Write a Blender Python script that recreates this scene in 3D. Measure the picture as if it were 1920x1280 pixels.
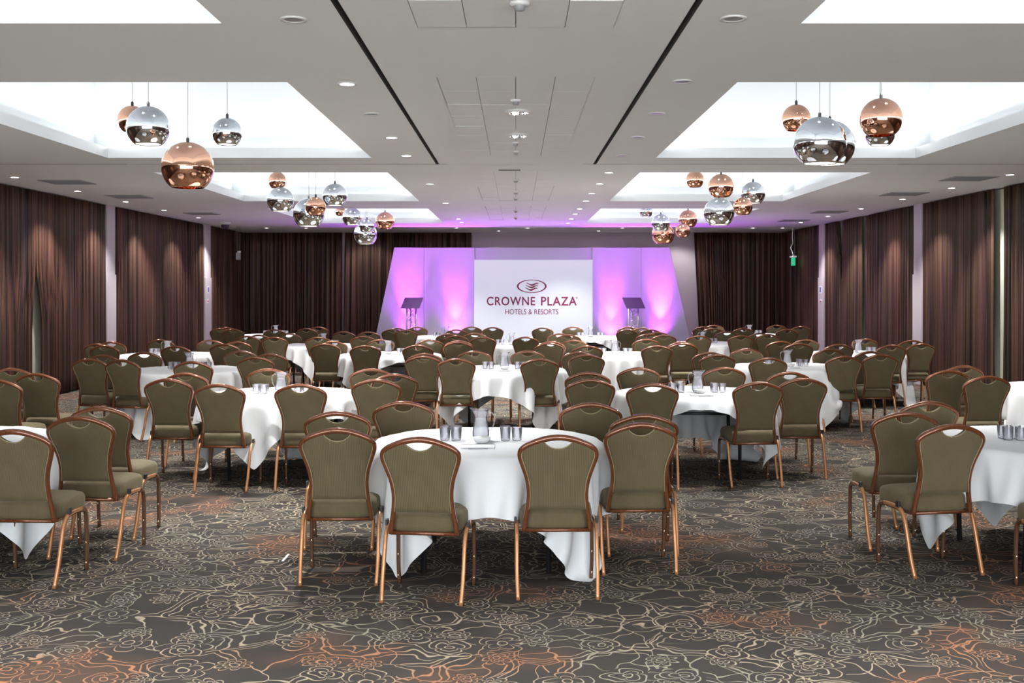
import bpy, bmesh, math, random
import numpy as np
from mathutils import Vector, Matrix
random.seed(11)
R = math.radians
SC = bpy.context.scene
COL = SC.collection
for o in list(bpy.data.objects): bpy.data.objects.remove(o)

# ------------------------------------------------------------------ camera
CAM_H = 1.74
CZ = 3.25                      # ceiling height
cd = bpy.data.cameras.new('camera'); cam = bpy.data.objects.new('camera', cd); COL.objects.link(cam)
cam.location = (0, 0, CAM_H); cam.rotation_euler = (R(90), 0, 0)
cd.sensor_width = 36; cd.lens = 36 * 2050 / 1920
cd.shift_x = -7 / 1920; cd.shift_y = -101 / 1920
cd.clip_start = .05; cd.clip_end = 100
SC.camera = cam

# ------------------------------------------------------------------ world, exposure, light levels
w = bpy.data.worlds.new('world'); SC.world = w; w.use_nodes = True
w.node_tree.nodes['Background'].inputs[0].default_value = (.9, .93, 1, 1)
w.node_tree.nodes['Background'].inputs[1].default_value = 0.0
vs = SC.view_settings
vs.view_transform = 'Standard'; vs.look = 'None'; vs.gamma = 1; vs.use_curve_mapping = False
vs.exposure = 1.0
TRAY_W = 170.0                  # each lamp in a tray ceiling
COVE_W = 2.7                  # watts per metre of cove strip
SPOT_W = 190.0                  # each recessed downlight
WALL_W = 130.0                  # each downlight by the curtains
UP_W = 430.0                   # each stage uplight
BULB = 8.0
BALL_W = 25.0                  # light leaving each ball pendant
WINDOW_FILL = 5.8                      # glow strength of the added windows behind the camera
SC.cycles.use_denoising = True
SC.cycles.max_bounces = 10; SC.cycles.diffuse_bounces = 5; SC.cycles.glossy_bounces = 5
SC.cycles.transmission_bounces = 8; SC.cycles.transparent_max_bounces = 8
SC.cycles.caustics_reflective = False; SC.cycles.caustics_refractive = False
SC.cycles.sample_clamp_indirect = 4.0
SC.cycles.blur_glossy = 1.0

COFFERS = [(x0, x1, y0, y1) for (y0, y1) in ((1.55, 6.25), (8.04, 12.74), (14.33, 19.1), (20.9, 25.6))
           for (x0, x1) in ((-4.75, -1.68), (1.63, 4.66))]

def area(name, loc, target, sx, sy, watts, color=(1, 1, 1)):
    l = bpy.data.lights.new(name, 'AREA'); l.shape = 'RECTANGLE'; l.size = sx; l.size_y = sy
    l.energy = watts; l.color = (.95, .985, 1)
    o = bpy.data.objects.new(name, l); COL.objects.link(o); o.location = loc
    return o

for (x0, x1, y0, y1) in COFFERS:      # LED strips lying in the cove ledges, washing the trays
    zc = CZ + .15
    lx, ly = x1 - x0, y1 - y0
    a = area('cove_lamp', (x0 - .12, (y0 + y1) / 2, zc), None, .08, ly, COVE_W * ly); a.rotation_euler = (0, R(180 + 40), 0)
    a = area('cove_lamp', (x1 + .12, (y0 + y1) / 2, zc), None, .08, ly, COVE_W * ly); a.rotation_euler = (0, R(180 - 40), 0)
    a = area('cove_lamp', ((x0 + x1) / 2, y0 - .12, zc), None, lx, .08, COVE_W * lx); a.rotation_euler = (R(180 - 40), 0, 0)
    a = area('cove_lamp', ((x0 + x1) / 2, y1 + .12, zc), None, lx, .08, COVE_W * lx); a.rotation_euler = (R(180 + 40), 0, 0)

def spot(name, loc, aim, watts, angle, blend, color=(1, .985, .965), radius=.04):
    l = bpy.data.lights.new(name, 'SPOT'); l.energy = watts; l.spot_size = R(angle); l.spot_blend = blend
    l.color = color; l.shadow_soft_size = radius
    o = bpy.data.objects.new(name, l); COL.objects.link(o); o.location = loc
    d = Vector(aim) - Vector(loc); o.rotation_euler = d.to_track_quat('-Z', 'Y').to_euler()
    return o

# ------------------------------------------------------------------ helpers
def link(o, parent=None):
    COL.objects.link(o)
    if parent is not None: o.parent = parent
    return o

def mesh_obj(name, bm, mat, parent=None, smooth=True, loc=None):
    me = bpy.data.meshes.new(name); bm.normal_update(); bm.to_mesh(me); bm.free()
    for p in me.polygons: p.use_smooth = smooth
    for m in (mat if isinstance(mat, (list, tuple)) else [mat]): me.materials.append(m)
    o = bpy.data.objects.new(name, me)
    if loc is not None: o.location = loc
    return link(o, parent)

def empty(name, loc=(0, 0, 0), rz=0):
    o = bpy.data.objects.new(name, None); o.location = loc; o.rotation_euler = (0, 0, rz); o.empty_display_size = .1
    return link(o)

def tag(o, label, cat, group=None, kind=None):
    o['label'] = label; o['category'] = cat
    if group: o['group'] = group
    if kind: o['kind'] = kind
    return o

def struct(o, label=None):
    o['kind'] = 'structure'
    if label: o['label'] = label
    return o

def box(bm, x0, x1, y0, y1, z0, z1, bev=0):
    vs_ = [bm.verts.new(p) for p in ((x0, y0, z0), (x1, y0, z0), (x1, y1, z0), (x0, y1, z0), (x0, y0, z1), (x1, y0, z1), (x1, y1, z1), (x0, y1, z1))]
    fs = [bm.faces.new([vs_[i] for i in f]) for f in ((3, 2, 1, 0), (4, 5, 6, 7), (0, 1, 5, 4), (1, 2, 6, 5), (2, 3, 7, 6), (3, 0, 4, 7))]
    if bev:
        es = {e for f in fs for e in f.edges}
        bmesh.ops.bevel(bm, geom=list(es), offset=bev, segments=2, affect='EDGES', profile=.7)

def boxobj(name, dims, mat, parent=None, bev=0, smooth=False):
    bm = bmesh.new(); box(bm, *dims, bev=bev)
    return mesh_obj(name, bm, mat, parent, smooth)

def quad(bm, a, b, c, d):
    return bm.faces.new([bm.verts.new(p) for p in (a, b, c, d)])

def lathe(bm, prof, n=24, cap0=False, cap1=False, cx=0, cy=0):
    rings = []
    for (r, z) in prof:
        rings.append([bm.verts.new((cx + r * math.cos(2 * math.pi * k / n), cy + r * math.sin(2 * math.pi * k / n), z)) for k in range(n)])
    for a, b in zip(rings, rings[1:]):
        for k in range(n):
            bm.faces.new((a[k], a[(k + 1) % n], b[(k + 1) % n], b[k]))
    if cap0: bm.faces.new(list(reversed(rings[0])))
    if cap1: bm.faces.new(rings[-1])
    return rings

def catmull(pts, n):
    pts = [Vector(p) for p in pts]; P = [pts[0] * 2 - pts[1]] + pts + [pts[-1] * 2 - pts[-2]]
    out = []
    for i in range(1, len(P) - 2):
        for k in range(n):
            t = k / n; a, b, c, d = P[i - 1], P[i], P[i + 1], P[i + 2]
            out.append(.5 * ((2 * b) + (c - a) * t + (2 * a - 5 * b + 4 * c - d) * t * t + (3 * b - a - 3 * c + d) * t ** 3))
    out.append(pts[-1])
    return out

def sweep(bm, pts, wd, ref, n=8, closed=False, cap=True, power=.8):
    """wd: half sizes (in-plane normal, along ref) or a function of the fraction along the path"""
    pts = [Vector(p) for p in pts]; ref = Vector(ref).normalized(); N = len(pts); rings = []
    for i, p in enumerate(pts):
        a = pts[(i - 1) % N] if (closed or i > 0) else pts[i]
        b = pts[(i + 1) % N] if (closed or i < N - 1) else pts[i]
        t = (b - a).normalized(); s = t.cross(ref).normalized(); u = s.cross(t).normalized()
        hw, hd = wd(i / (N - 1)) if callable(wd) else wd
        ring = []
        for k in range(n):
            th = 2 * math.pi * (k + .5) / n; c, q = math.cos(th), math.sin(th)
            c = math.copysign(abs(c) ** power, c); q = math.copysign(abs(q) ** power, q)
            ring.append(bm.verts.new(p + s * hw * c + u * hd * q))
        rings.append(ring)
    m = N if closed else N - 1
    for i in range(m):
        a, b = rings[i], rings[(i + 1) % N]
        for k in range(n): bm.faces.new((a[k], a[(k + 1) % n], b[(k + 1) % n], b[k]))
    if cap and not closed:
        bm.faces.new(list(reversed(rings[0]))); bm.faces.new(rings[-1])
    bmesh.ops.recalc_face_normals(bm, faces=bm.faces)

def tube(bm, a, b, r, n=8):
    a, b = Vector(a), Vector(b); t = (b - a).normalized()
    ref = Vector((1, 0, 0)) if abs(t.x) < .9 else Vector((0, 1, 0))
    sweep(bm, [a, b], (r, r), ref, n, power=1)

def copy_tree(o, parent=None):
    c = o.copy(); COL.objects.link(c)
    if parent is not None: c.parent = parent
    for ch in list(o.children): copy_tree(ch, c)
    return c

# ------------------------------------------------------------------ materials
class NT:
    def __init__(s, name):
        s.mat = bpy.data.materials.new(name); s.mat.use_nodes = True; s.t = s.mat.node_tree
        s.b = s.t.nodes['Principled BSDF']
    def n(s, kind, **kw):
        x = s.t.nodes.new(kind)
        for k, v in kw.items(): setattr(x, k, v)
        return x
    def l(s, a, b): s.t.links.new(a, b)
    def put(s, sock, v):
        if hasattr(v, 'is_linked') or isinstance(v, bpy.types.NodeSocket): s.l(v, sock)
        else: sock.default_value = v
    def m(s, op, a, b=0.0, c=None):
        x = s.n('ShaderNodeMath', operation=op); s.put(x.inputs[0], a)
        if b is not None: s.put(x.inputs[1], b)
        if c is not None: s.put(x.inputs[2], c)
        return x.outputs[0]
    def v(s, op, a, b=None, scale=None):
        x = s.n('ShaderNodeVectorMath', operation=op); s.put(x.inputs[0], a)
        if b is not None: s.put(x.inputs[1], b)
        if scale is not None: s.put(x.inputs['Scale'], scale)
        return x.outputs['Value'] if op in ('LENGTH', 'DOT_PRODUCT', 'DISTANCE') else x.outputs[0]
    def mix(s, f, a, b):
        x = s.n('ShaderNodeMix', data_type='RGBA'); s.put(x.inputs[0], f); s.put(x.inputs[6], a); s.put(x.inputs[7], b)
        return x.outputs[2]
    def noise(s, vec, scale, detail=2, rough=.5, out=0):
        x = s.n('ShaderNodeTexNoise'); s.l(vec, x.inputs['Vector']); x.inputs['Scale'].default_value = scale
        x.inputs['Detail'].default_value = detail; x.inputs['Roughness'].default_value = rough
        return x.outputs[out]
    def ss(s, x, a, b):
        r = s.n('ShaderNodeMapRange', interpolation_type='SMOOTHSTEP'); s.put(r.inputs[0], x)
        r.inputs[1].default_value = a; r.inputs[2].default_value = b; return r.outputs[0]
    def bump(s, h, strength, dist=.002):
        x = s.n('ShaderNodeBump'); x.inputs['Strength'].default_value = strength; x.inputs['Distance'].default_value = dist
        s.l(h, x.inputs['Height']); s.l(x.outputs[0], s.b.inputs['Normal'])
    def obj(s): return s.n('ShaderNodeTexCoord').outputs['Object']
    def pos(s): return s.n('ShaderNodeNewGeometry').outputs['Position']
    def set(s, **kw):
        for k, v in kw.items():
            s.put(s.b.inputs[k.replace('_', ' ')], (*v, 1) if isinstance(v, tuple) and len(v) == 3 else v)
        return s

def simple(name, col, rough=.5, metal=0, var=.06, scale=8, **kw):
    t = NT(name); p = t.obj(); f = t.noise(p, scale, 3)
    d = tuple(max(0, c * (1 - var)) for c in col); u = tuple(min(1, c * (1 + var)) for c in col)
    t.l(t.mix(f, (*d, 1), (*u, 1)), t.b.inputs['Base Color'])
    t.set(Roughness=rough, Metallic=metal, **kw); return t.mat

def emissive(name, col, strength):
    t = NT(name); t.set(Base_Color=(0, 0, 0)); t.b.inputs['Emission Color'].default_value = (*col, 1)
    t.b.inputs['Emission Strength'].default_value = strength; return t.mat

M = {}
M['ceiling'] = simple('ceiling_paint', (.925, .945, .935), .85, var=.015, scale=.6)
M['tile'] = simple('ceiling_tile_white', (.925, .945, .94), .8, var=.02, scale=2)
M['tray_top'] = simple('tray_ceiling_dimmed', (.40, .42, .45), .8, var=.01)  # weaker light on the tray ceiling is put into this grey
M['coffer'] = simple('coffer_white', (.86, .875, .88), .8, var=.01)
M['groove'] = simple('groove_dark', (.12, .12, .11), .6)
M['white'] = simple('white_plastic', (.75, .75, .74), .45)
M['grey'] = simple('grey_plastic', (.32, .32, .33), .5)
M['black'] = simple('black_steel', (.018, .018, .02), .4)
M['wall'] = simple('mauve_wall', (.56, .47, .52), .7, var=.03, scale=1)
M['cream'] = simple('cream_wall', (.62, .64, .52), .7, var=.03, scale=1)
M['pillar'] = simple('pillar_paint', (.60, .53, .56), .6, var=.03, scale=1)
M['chrome'] = simple('mirror_chrome', (.80, .83, .86), .035, 1, var=.01)
M['copper'] = simple('mirror_copper', (.93, .52, .36), .04, 1, var=.01)
M['bulb'] = emissive('lamp_glow', (1, .9, .82), BULB)
M['lens'] = emissive('downlight_glow', (1, .97, .93), 14)
M['dull'] = simple('unlit_lens', (.25, .25, .25), .3)
M['cord'] = simple('cord_grey', (.35, .35, .36), .4)
M['alu'] = simple('truss_aluminium', (.62, .60, .66), .3, .9)
M['acrylic'] = simple('lectern_board_dark', (.05, .035, .07), .35)
M['set'] = simple('stage_panel_white', (.52, .52, .56), .75, var=.01, scale=1)
M['stage'] = simple('stage_top_grey', (.16, .16, .17), .6)
M['maroon'] = simple('logo_maroon', (.24, .012, .075), .5, var=.02)
M['mint'] = simple('white_mints', (.85, .85, .80), .5)
M['paper'] = simple('paper_white', (.84, .84, .86), .6, var=.01)
M['ink'] = simple('pen_grey', (.35, .35, .38), .35)
M['green'] = emissive('exit_green', (.02, .45, .22), .6)
M['brass'] = simple('stud_brass', (.8, .62, .4), .25, .9)
M['table_edge'] = simple('table_edge_dark', (.05, .035, .03), .5)

def glass(name, tint, gloss, body=(.9, .9, 1), bright_mix=.06):
    """thin clear glass: see-through, with edge-weighted mirror reflections and pale diffuse standing in for refracted light"""
    mat = bpy.data.materials.new(name); mat.use_nodes = True; t = mat.node_tree; t.nodes.clear()
    out = t.nodes.new('ShaderNodeOutputMaterial'); tr = t.nodes.new('ShaderNodeBsdfTransparent'); tr.inputs[0].default_value = (*tint, 1)
    gl = t.nodes.new('ShaderNodeBsdfGlossy'); gl.inputs['Roughness'].default_value = .03; df = t.nodes.new('ShaderNodeBsdfDiffuse'); df.inputs[0].default_value = (*body, 1)
    lw = t.nodes.new('ShaderNodeLayerWeight'); lw.inputs[0].default_value = gloss; m1 = t.nodes.new('ShaderNodeMixShader'); m2 = t.nodes.new('ShaderNodeMixShader')
    m1.inputs[0].default_value = bright_mix; t.links.new(tr.outputs[0], m1.inputs[1]); t.links.new(df.outputs[0], m1.inputs[2])  # pale diffuse share adds the brightness refraction would bring
    t.links.new(lw.outputs['Fresnel'], m2.inputs[0]); t.links.new(m1.outputs[0], m2.inputs[1]); t.links.new(gl.outputs[0], m2.inputs[2]); t.links.new(m2.outputs[0], out.inputs[0])
    return mat
M['glass'] = glass('clear_glass', (.97, .97, .985), .12, (.93, .92, 1), .15)
M['water'] = glass('water', (.97, .98, .99), .12, (.97, .99, 1), .30)

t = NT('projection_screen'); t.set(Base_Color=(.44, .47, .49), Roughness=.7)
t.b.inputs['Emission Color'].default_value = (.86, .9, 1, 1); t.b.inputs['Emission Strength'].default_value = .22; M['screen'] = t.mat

t = NT('cloth_white'); p = t.obj(); f = t.noise(p, 900, 1); t.l(t.mix(f, (.74, .765, .785, 1), (.81, .825, .85, 1)), t.b.inputs['Base Color'])
t.set(Roughness=.8); t.bump(f, .15, .0006); M['cloth'] = t.mat

# olive corduroy: fine upright ribs
def olive(name, k=1.0, ribs=True):
    t = NT(name); p = t.obj(); s = t.n('ShaderNodeSeparateXYZ'); t.l(p, s.inputs[0])
    rib = t.m('SINE', t.m('MULTIPLY', s.outputs[0], 2 * math.pi / .0095)); rib = t.m('MULTIPLY_ADD', rib, .5, .5)
    nz = t.noise(p, 9, 3); fine = t.noise(p, 260, 2)
    f = t.m('MULTIPLY_ADD', rib, .45 if ribs else .08, t.m('MULTIPLY_ADD', nz, .5, t.m('MULTIPLY', fine, .25)))
    t.l(t.mix(f, (.056 * k, .043 * k, .020 * k, 1), (.155 * k, .122 * k, .062 * k, 1)), t.b.inputs['Base Color'])
    t.set(Roughness=.85); t.b.inputs['Sheen Weight'].default_value = .2; t.b.inputs['Sheen Roughness'].default_value = .5
    t.b.inputs['Sheen Tint'].default_value = (.9, .85, .6, 1)
    t.bump(t.m('MULTIPLY_ADD', fine, .5, rib), .35, .0012); return t.mat
M['olive'] = olive('olive_corduroy'); M['olive_seat'] = olive('olive_seat_cloth', 1.12, False)
M['piping'] = simple('olive_piping', (.30, .25, .15), .7)

# mahogany stained metal, glossy
def wood(name, dark, light, rough=.2, metal=.35):
    t = NT(name); p = t.obj(); mp = t.n('ShaderNodeMapping'); t.l(p, mp.inputs[0]); mp.inputs['Scale'].default_value = (60, 60, 6)
    f = t.noise(mp.outputs[0], 1.6, 4, .6); t.l(t.mix(f, (*dark, 1), (*light, 1)), t.b.inputs['Base Color'])
    t.set(Roughness=rough, Metallic=metal); t.b.inputs['Coat Weight'].default_value = .6; t.b.inputs['Coat Roughness'].default_value = .12
    return t.mat
M['rail'] = wood('mahogany_rail', (.085, .026, .010), (.27, .088, .034))
M['leg'] = wood('copper_brown_leg', (.42, .17, .065), (.68, .33, .15), .26, .45)
M['leg_dark'] = wood('dark_brown_leg', (.10, .045, .022), (.20, .095, .05), .25, .4)

# curtain: dark brown satin; streaks paint in the light and shade of pleats
t = NT('curtain_brown'); p = t.obj(); mp = t.n('ShaderNodeMapping'); t.l(p, mp.inputs[0]); mp.inputs['Scale'].default_value = (14, 14, .10)
f = t.noise(mp.outputs[0], 1.0, 3, .6); mp2 = t.n('ShaderNodeMapping'); t.l(p, mp2.inputs[0]); mp2.inputs['Scale'].default_value = (1.2, 1.2, .15)
g = t.noise(mp2.outputs[0], 1.0, 2)
fk = t.ss(f, .30, .70); c1 = t.mix(fk, (.009, .005, .0035, 1), (.112, .062, .040, 1)); c2 = t.mix(fk, (.018, .008, .006, 1), (.135, .062, .043, 1))
t.l(t.mix(t.ss(g, .4, .6), c1, c2), t.b.inputs['Base Color']); t.set(Roughness=.45); t.b.inputs['Specular IOR Level'].default_value = .25
M['curtain'] = t.mat

# carpet: charcoal ground, hand-drawn floral outlines in cream, orange and sage
def carpet():
    t = NT('floral_carpet'); P = t.pos()
    n1 = t.noise(P, 1.7, 2, .5, 1); n2 = t.noise(P, 6.5, 1, .5, 1)
    W = t.v('ADD', P, t.v('SCALE', t.v('SUBTRACT', n1, (.5, .5, .5)), scale=.55))
    W = t.v('ADD', W, t.v('SCALE', t.v('SUBTRACT', n2, (.5, .5, .5)), scale=.14))
    flat = lambda v: t.v('MULTIPLY', v, (1, 1, 0))
    W0 = flat(W); P0 = flat(t.v('ADD', P, t.v('SCALE', t.v('SUBTRACT', n2, (.5, .5, .5)), scale=.10)))
    def vor(vec, scale, feature, off=(0, 0, 0)):
        x = t.n('ShaderNodeTexVoronoi', feature=feature, voronoi_dimensions='2D'); x.inputs['Scale'].default_value = scale
        t.l(t.v('ADD', vec, off), x.inputs['Vector']); return x
    def line(d, w): # 1 on the line
        return t.m('SUBTRACT', 1.0, t.ss(d, w * .55, w * 1.25))
    e1 = t.m('DIVIDE', vor(W0, 2.9, 'DISTANCE_TO_EDGE').outputs['Distance'], 2.9)
    L1 = line(e1, .0050)
    L1b = line(t.m('ABSOLUTE', t.m('SUBTRACT', e1, .040)), .0042)
    e2 = t.m('DIVIDE', vor(W0, 5.2, 'DISTANCE_TO_EDGE', (3.3, 1.7, 0)).outputs['Distance'], 5.2)
    L2 = line(e2, .0044)
    pm = t.ss(t.noise(P, .9, 1), .40, .46); L2 = t.m('MULTIPLY', L2, pm)
    L1b = t.m('MULTIPLY', L1b, t.ss(t.noise(t.v('ADD', P, (9, 4, 0)), 1.3, 1), .40, .48))
    def flower(scale, off, R0, k, inner, spiral=False, keep=.5):
        x = vor(P0, scale, 'F1', off); x.inputs['Randomness'].default_value = .75
        q = t.v('ADD', P0, off)
        d = t.v('SUBTRACT', q, x.outputs['Position'])
        # Position output is in texture space / scale
        s = t.n('ShaderNodeSeparateXYZ'); t.l(d, s.inputs[0]); r = t.v('LENGTH', d); th = t.m('ARCTAN2', s.outputs[1], s.outputs[0])
        c = t.n('ShaderNodeSeparateColor'); t.l(x.outputs['Color'], c.inputs[0]); ph = t.m('MULTIPLY', c.outputs[0], 6.28)
        if spiral:
            g = t.m('FRACT', t.m('SUBTRACT', t.m('DIVIDE', r, .075), t.m('DIVIDE', t.m('ADD', th, ph), 6.28318)))
            dd = t.m('MULTIPLY', t.m('ABSOLUTE', t.m('SUBTRACT', g, .5)), .075)
            L = t.m('MULTIPLY', line(dd, .0042), t.m('LESS_THAN', r, R0))
            L = t.m('MAXIMUM', L, line(t.m('ABSOLUTE', t.m('SUBTRACT', r, R0)), .0042)); dom = R0
        else:
            pet = t.m('ABSOLUTE', t.m('SINE', t.m('MULTIPLY_ADD', th, k / 2, ph)))
            rr = t.m('MULTIPLY_ADD', t.m('POWER', pet, .6), R0 * .5, R0 * .5)
            L = line(t.m('ABSOLUTE', t.m('SUBTRACT', r, rr)), .0042)
            L = t.m('MAXIMUM', L, line(t.m('ABSOLUTE', t.m('SUBTRACT', r, t.m('MULTIPLY', rr, .62))), .0036))
            L = t.m('MAXIMUM', L, line(t.m('ABSOLUTE', t.m('SUBTRACT', r, inner)), .0038)); dom = R0 * 1.03
        on = t.m('LESS_THAN', c.outputs[1], keep)
        inside = t.m('MULTIPLY', t.m('LESS_THAN', r, dom), on)
        return t.m('MULTIPLY', L, on), inside
    base = t.m('MAXIMUM', L1, t.m('MAXIMUM', L2, L1b))
    for args in ((1.3, (.2, .5, 0), .13, 0, 0, True, .28), (2.1, (2.2, .9, 0), .14, 5, .028, False, .7), (3.0, (5.1, 7.3, 0), .085, 8, .022, False, .7), (2.7, (1.1, 3.3, 0), .10, 3, .02, False, .5)):
        L, ins = flower(*args)
        base = t.m('MAXIMUM', t.m('MULTIPLY', base, t.m('SUBTRACT', 1.0, ins)), L)
    cn = t.noise(P, .75, 2, .6); cn2 = t.noise(t.v('ADD', P, (30, 12, 0)), 1.1, 2, .6)
    lc = t.mix(t.ss(cn, .50, .60), (.44, .37, .26, 1), (.44, .21, .11, 1))
    lc = t.mix(t.ss(cn2, .52, .60), lc, (.34, .325, .245, 1))
    bn = t.noise(P, 1.4, 3); bg = t.mix(bn, (.036, .033, .031, 1), (.068, .061, .055, 1))
    bg = t.mix(t.m('MULTIPLY', t.ss(cn, .52, .66), .5), bg, (.14, .085, .06, 1))
    t.l(t.mix(t.m('MULTIPLY', base, .86), bg, lc), t.b.inputs['Base Color'])
    t.set(Roughness=.95); t.b.inputs['Specular IOR Level'].default_value = .15
    t.bump(t.noise(P, 700, 1), .4, .002); return t.mat
M['carpet'] = carpet()

# ================================================================== THE ROOM
XL, XR, YB, YF = -7.58, 7.42, -3.0, 29.95
bm = bmesh.new(); quad(bm, (XL, YB, 0), (XR, YB, 0), (XR, YF, 0), (XL, YF, 0)); struct(mesh_obj('floor', bm, M['carpet'], smooth=False))
bm = bmesh.new(); quad(bm, (XL, YF, 0), (XL, YB, 0), (XL, YB, CZ), (XL, YF, CZ)); struct(mesh_obj('wall_left', bm, M['wall'], smooth=False))
bm = bmesh.new(); quad(bm, (XR, YB, 0), (XR, YF, 0), (XR, YF, CZ), (XR, YB, CZ)); struct(mesh_obj('wall_right', bm, M['wall'], smooth=False))
bm = bmesh.new(); quad(bm, (XL, YF, 0), (XR, YF, 0), (XR, YF, CZ), (XL, YF, CZ)); struct(mesh_obj('wall_back', bm, M['wall'], smooth=False))
# wall behind the camera, with four glowing windows added to light chairs and ceiling
WX = [-6.6, -3.5, -3.1, 0, .4, 3.3, 3.7, 6.6]
bm = bmesh.new()
quad(bm, (XR, YB, 0), (XL, YB, 0), (XL, YB, .35), (XR, YB, .35)); quad(bm, (XR, YB, 2.95), (XL, YB, 2.95), (XL, YB, CZ), (XR, YB, CZ))
for a, b_ in ((XL, WX[0]), (WX[1], WX[2]), (WX[3], WX[4]), (WX[5], WX[6]), (WX[7], XR)): quad(bm, (b_, YB, .35), (a, YB, .35), (a, YB, 2.95), (b_, YB, 2.95))
struct(mesh_obj('wall_front', bm, M['wall'], smooth=False))
win_fill = emissive('window_fill_glow', (.93, .97, 1), WINDOW_FILL)  # unseen glowing panes, added as fill light
for n in range(4):
    a, b_ = WX[2 * n], WX[2 * n + 1]
    bm = bmesh.new(); quad(bm, (b_, YB - .08, .35), (a, YB - .08, .35), (a, YB - .08, 2.95), (b_, YB - .08, 2.95)); wn = struct(mesh_obj('fill_window_%d' % (n + 1), bm, win_fill, smooth=False))
    for q in (a, (a + b_) / 2 - .03, b_ - .06): boxobj('fill_window_frame', (q, q + .06, YB - .07, YB, .35, 2.95), M['white'], wn)
    for q in (.35, 2.1, 2.89): boxobj('fill_window_frame', (a, b_, YB - .07, YB - .005, q, q + .06), M['white'], wn)

GRV = [(-.975, -.935), (.945, .985)]; GY = 13.38; TRK = (13.38, 13.41)
TY = [(3.95, 6.35, 4), (7.83, 12.63, 8), (14.2, 19.0, 8), (20.2, 24.4, 7)]   # fields of ceiling tiles
TX = [-.57, -.285, 0, .285, .57]
def holes():
    for c in COFFERS: yield c
    for g in GRV: yield (g[0], g[1], YB, TRK[0])
    yield (XL, XR, TRK[0], TRK[1])
    for (a, b, n) in TY: yield (TX[0], TX[-1], a, b)
H_ = list(holes())
xs = sorted({XL, XR} | {v for h in H_ for v in h[:2]}); ys = sorted({YB, YF} | {v for h in H_ for v in h[2:]})
bm = bmesh.new()
for i in range(len(xs) - 1):
    for j in range(len(ys) - 1):
        cx, cy = (xs[i] + xs[i + 1]) / 2, (ys[j] + ys[j + 1]) / 2
        if any(h[0] < cx < h[1] and h[2] < cy < h[3] for h in H_): continue
        quad(bm, (xs[i], ys[j], CZ), (xs[i], ys[j + 1], CZ), (xs[i + 1], ys[j + 1], CZ), (xs[i + 1], ys[j], CZ))
bmesh.ops.remove_doubles(bm, verts=bm.verts, dist=1e-4)
ceil_o = struct(mesh_obj('ceiling', bm, M['ceiling'], smooth=False))
bm = bmesh.new(); quad(bm, (XL - .3, YB - .3, CZ + 1.3), (XL - .3, YF + .3, CZ + 1.3), (XR + .3, YF + .3, CZ + 1.3), (XR + .3, YB - .3, CZ + 1.3))
mesh_obj('soffit', bm, M['ceiling'], ceil_o, False)

def coffer(x0, x1, y0, y1):
    bm = bmesh.new(); z0, z1, z2, g = CZ, CZ + .12, CZ + 1.02, .26
    def ring(a, za, b, zb):
        A = [(x0 - a, y0 - a, za), (x1 + a, y0 - a, za), (x1 + a, y1 + a, za), (x0 - a, y1 + a, za)]
        B = [(x0 - b, y0 - b, zb), (x1 + b, y0 - b, zb), (x1 + b, y1 + b, zb), (x0 - b, y1 + b, zb)]
        for k in range(4): quad(bm, A[k], A[(k + 1) % 4], B[(k + 1) % 4], B[k])
    ring(0, z0, 0, z1); ring(0, z1, .03, z1); ring(.03, z1, .03, z0 + .06); ring(.03, z0 + .06, g, z0 + .06); ring(g, z0 + .06, g, z2)
    bmesh.ops.remove_doubles(bm, verts=bm.verts, dist=1e-4)
    co = mesh_obj('coffer', bm, M['coffer'], ceil_o, False)
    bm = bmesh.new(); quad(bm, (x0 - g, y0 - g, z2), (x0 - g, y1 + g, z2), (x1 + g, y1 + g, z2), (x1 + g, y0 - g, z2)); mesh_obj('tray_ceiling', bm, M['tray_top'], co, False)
    return co
for c in COFFERS: coffer(*c)

for g in GRV:      # partition tracks
    bm = bmesh.new()
    quad(bm, (g[0], YB, CZ), (g[0], GY, CZ), (g[0], GY, CZ + .06), (g[0], YB, CZ + .06)); quad(bm, (g[1], YB, CZ), (g[1], YB, CZ + .06), (g[1], GY, CZ + .06), (g[1], GY, CZ))
    quad(bm, (g[0], YB, CZ + .06), (g[0], GY, CZ + .06), (g[1], GY, CZ + .06), (g[1], YB, CZ + .06))
    mesh_obj('partition_track', bm, M['groove'], ceil_o, False)
bm = bmesh.new(); quad(bm, (XL, TRK[0], CZ + .012), (XL, TRK[1], CZ + .012), (XR, TRK[1], CZ + .012), (XR, TRK[0], CZ + .012))
mesh_obj('expansion_joint', bm, M['grey'], ceil_o, False)

tile_me = None
for (a, b, n) in TY:
    dy = (b - a) / n
    for i in range(4):
        for j in range(n):
            bm = bmesh.new(); w_ = .285 / 2 - .0025; h_ = dy / 2 - .003
            box(bm, -w_, w_, -h_, h_, 0, .02)
            o = mesh_obj('ceiling_tile', bm, M['tile'], ceil_o, False)
            o.location = ((TX[i] + TX[i + 1]) / 2, a + dy * (j + .5), CZ + random.uniform(-.001, .003))
    bm = bmesh.new(); quad(bm, (TX[0], a, CZ + .022), (TX[0], b, CZ + .022), (TX[-1], b, CZ + .022), (TX[-1], a, CZ + .022))
    mesh_obj('tile_backing', bm, M['grey'], ceil_o, False)

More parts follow.
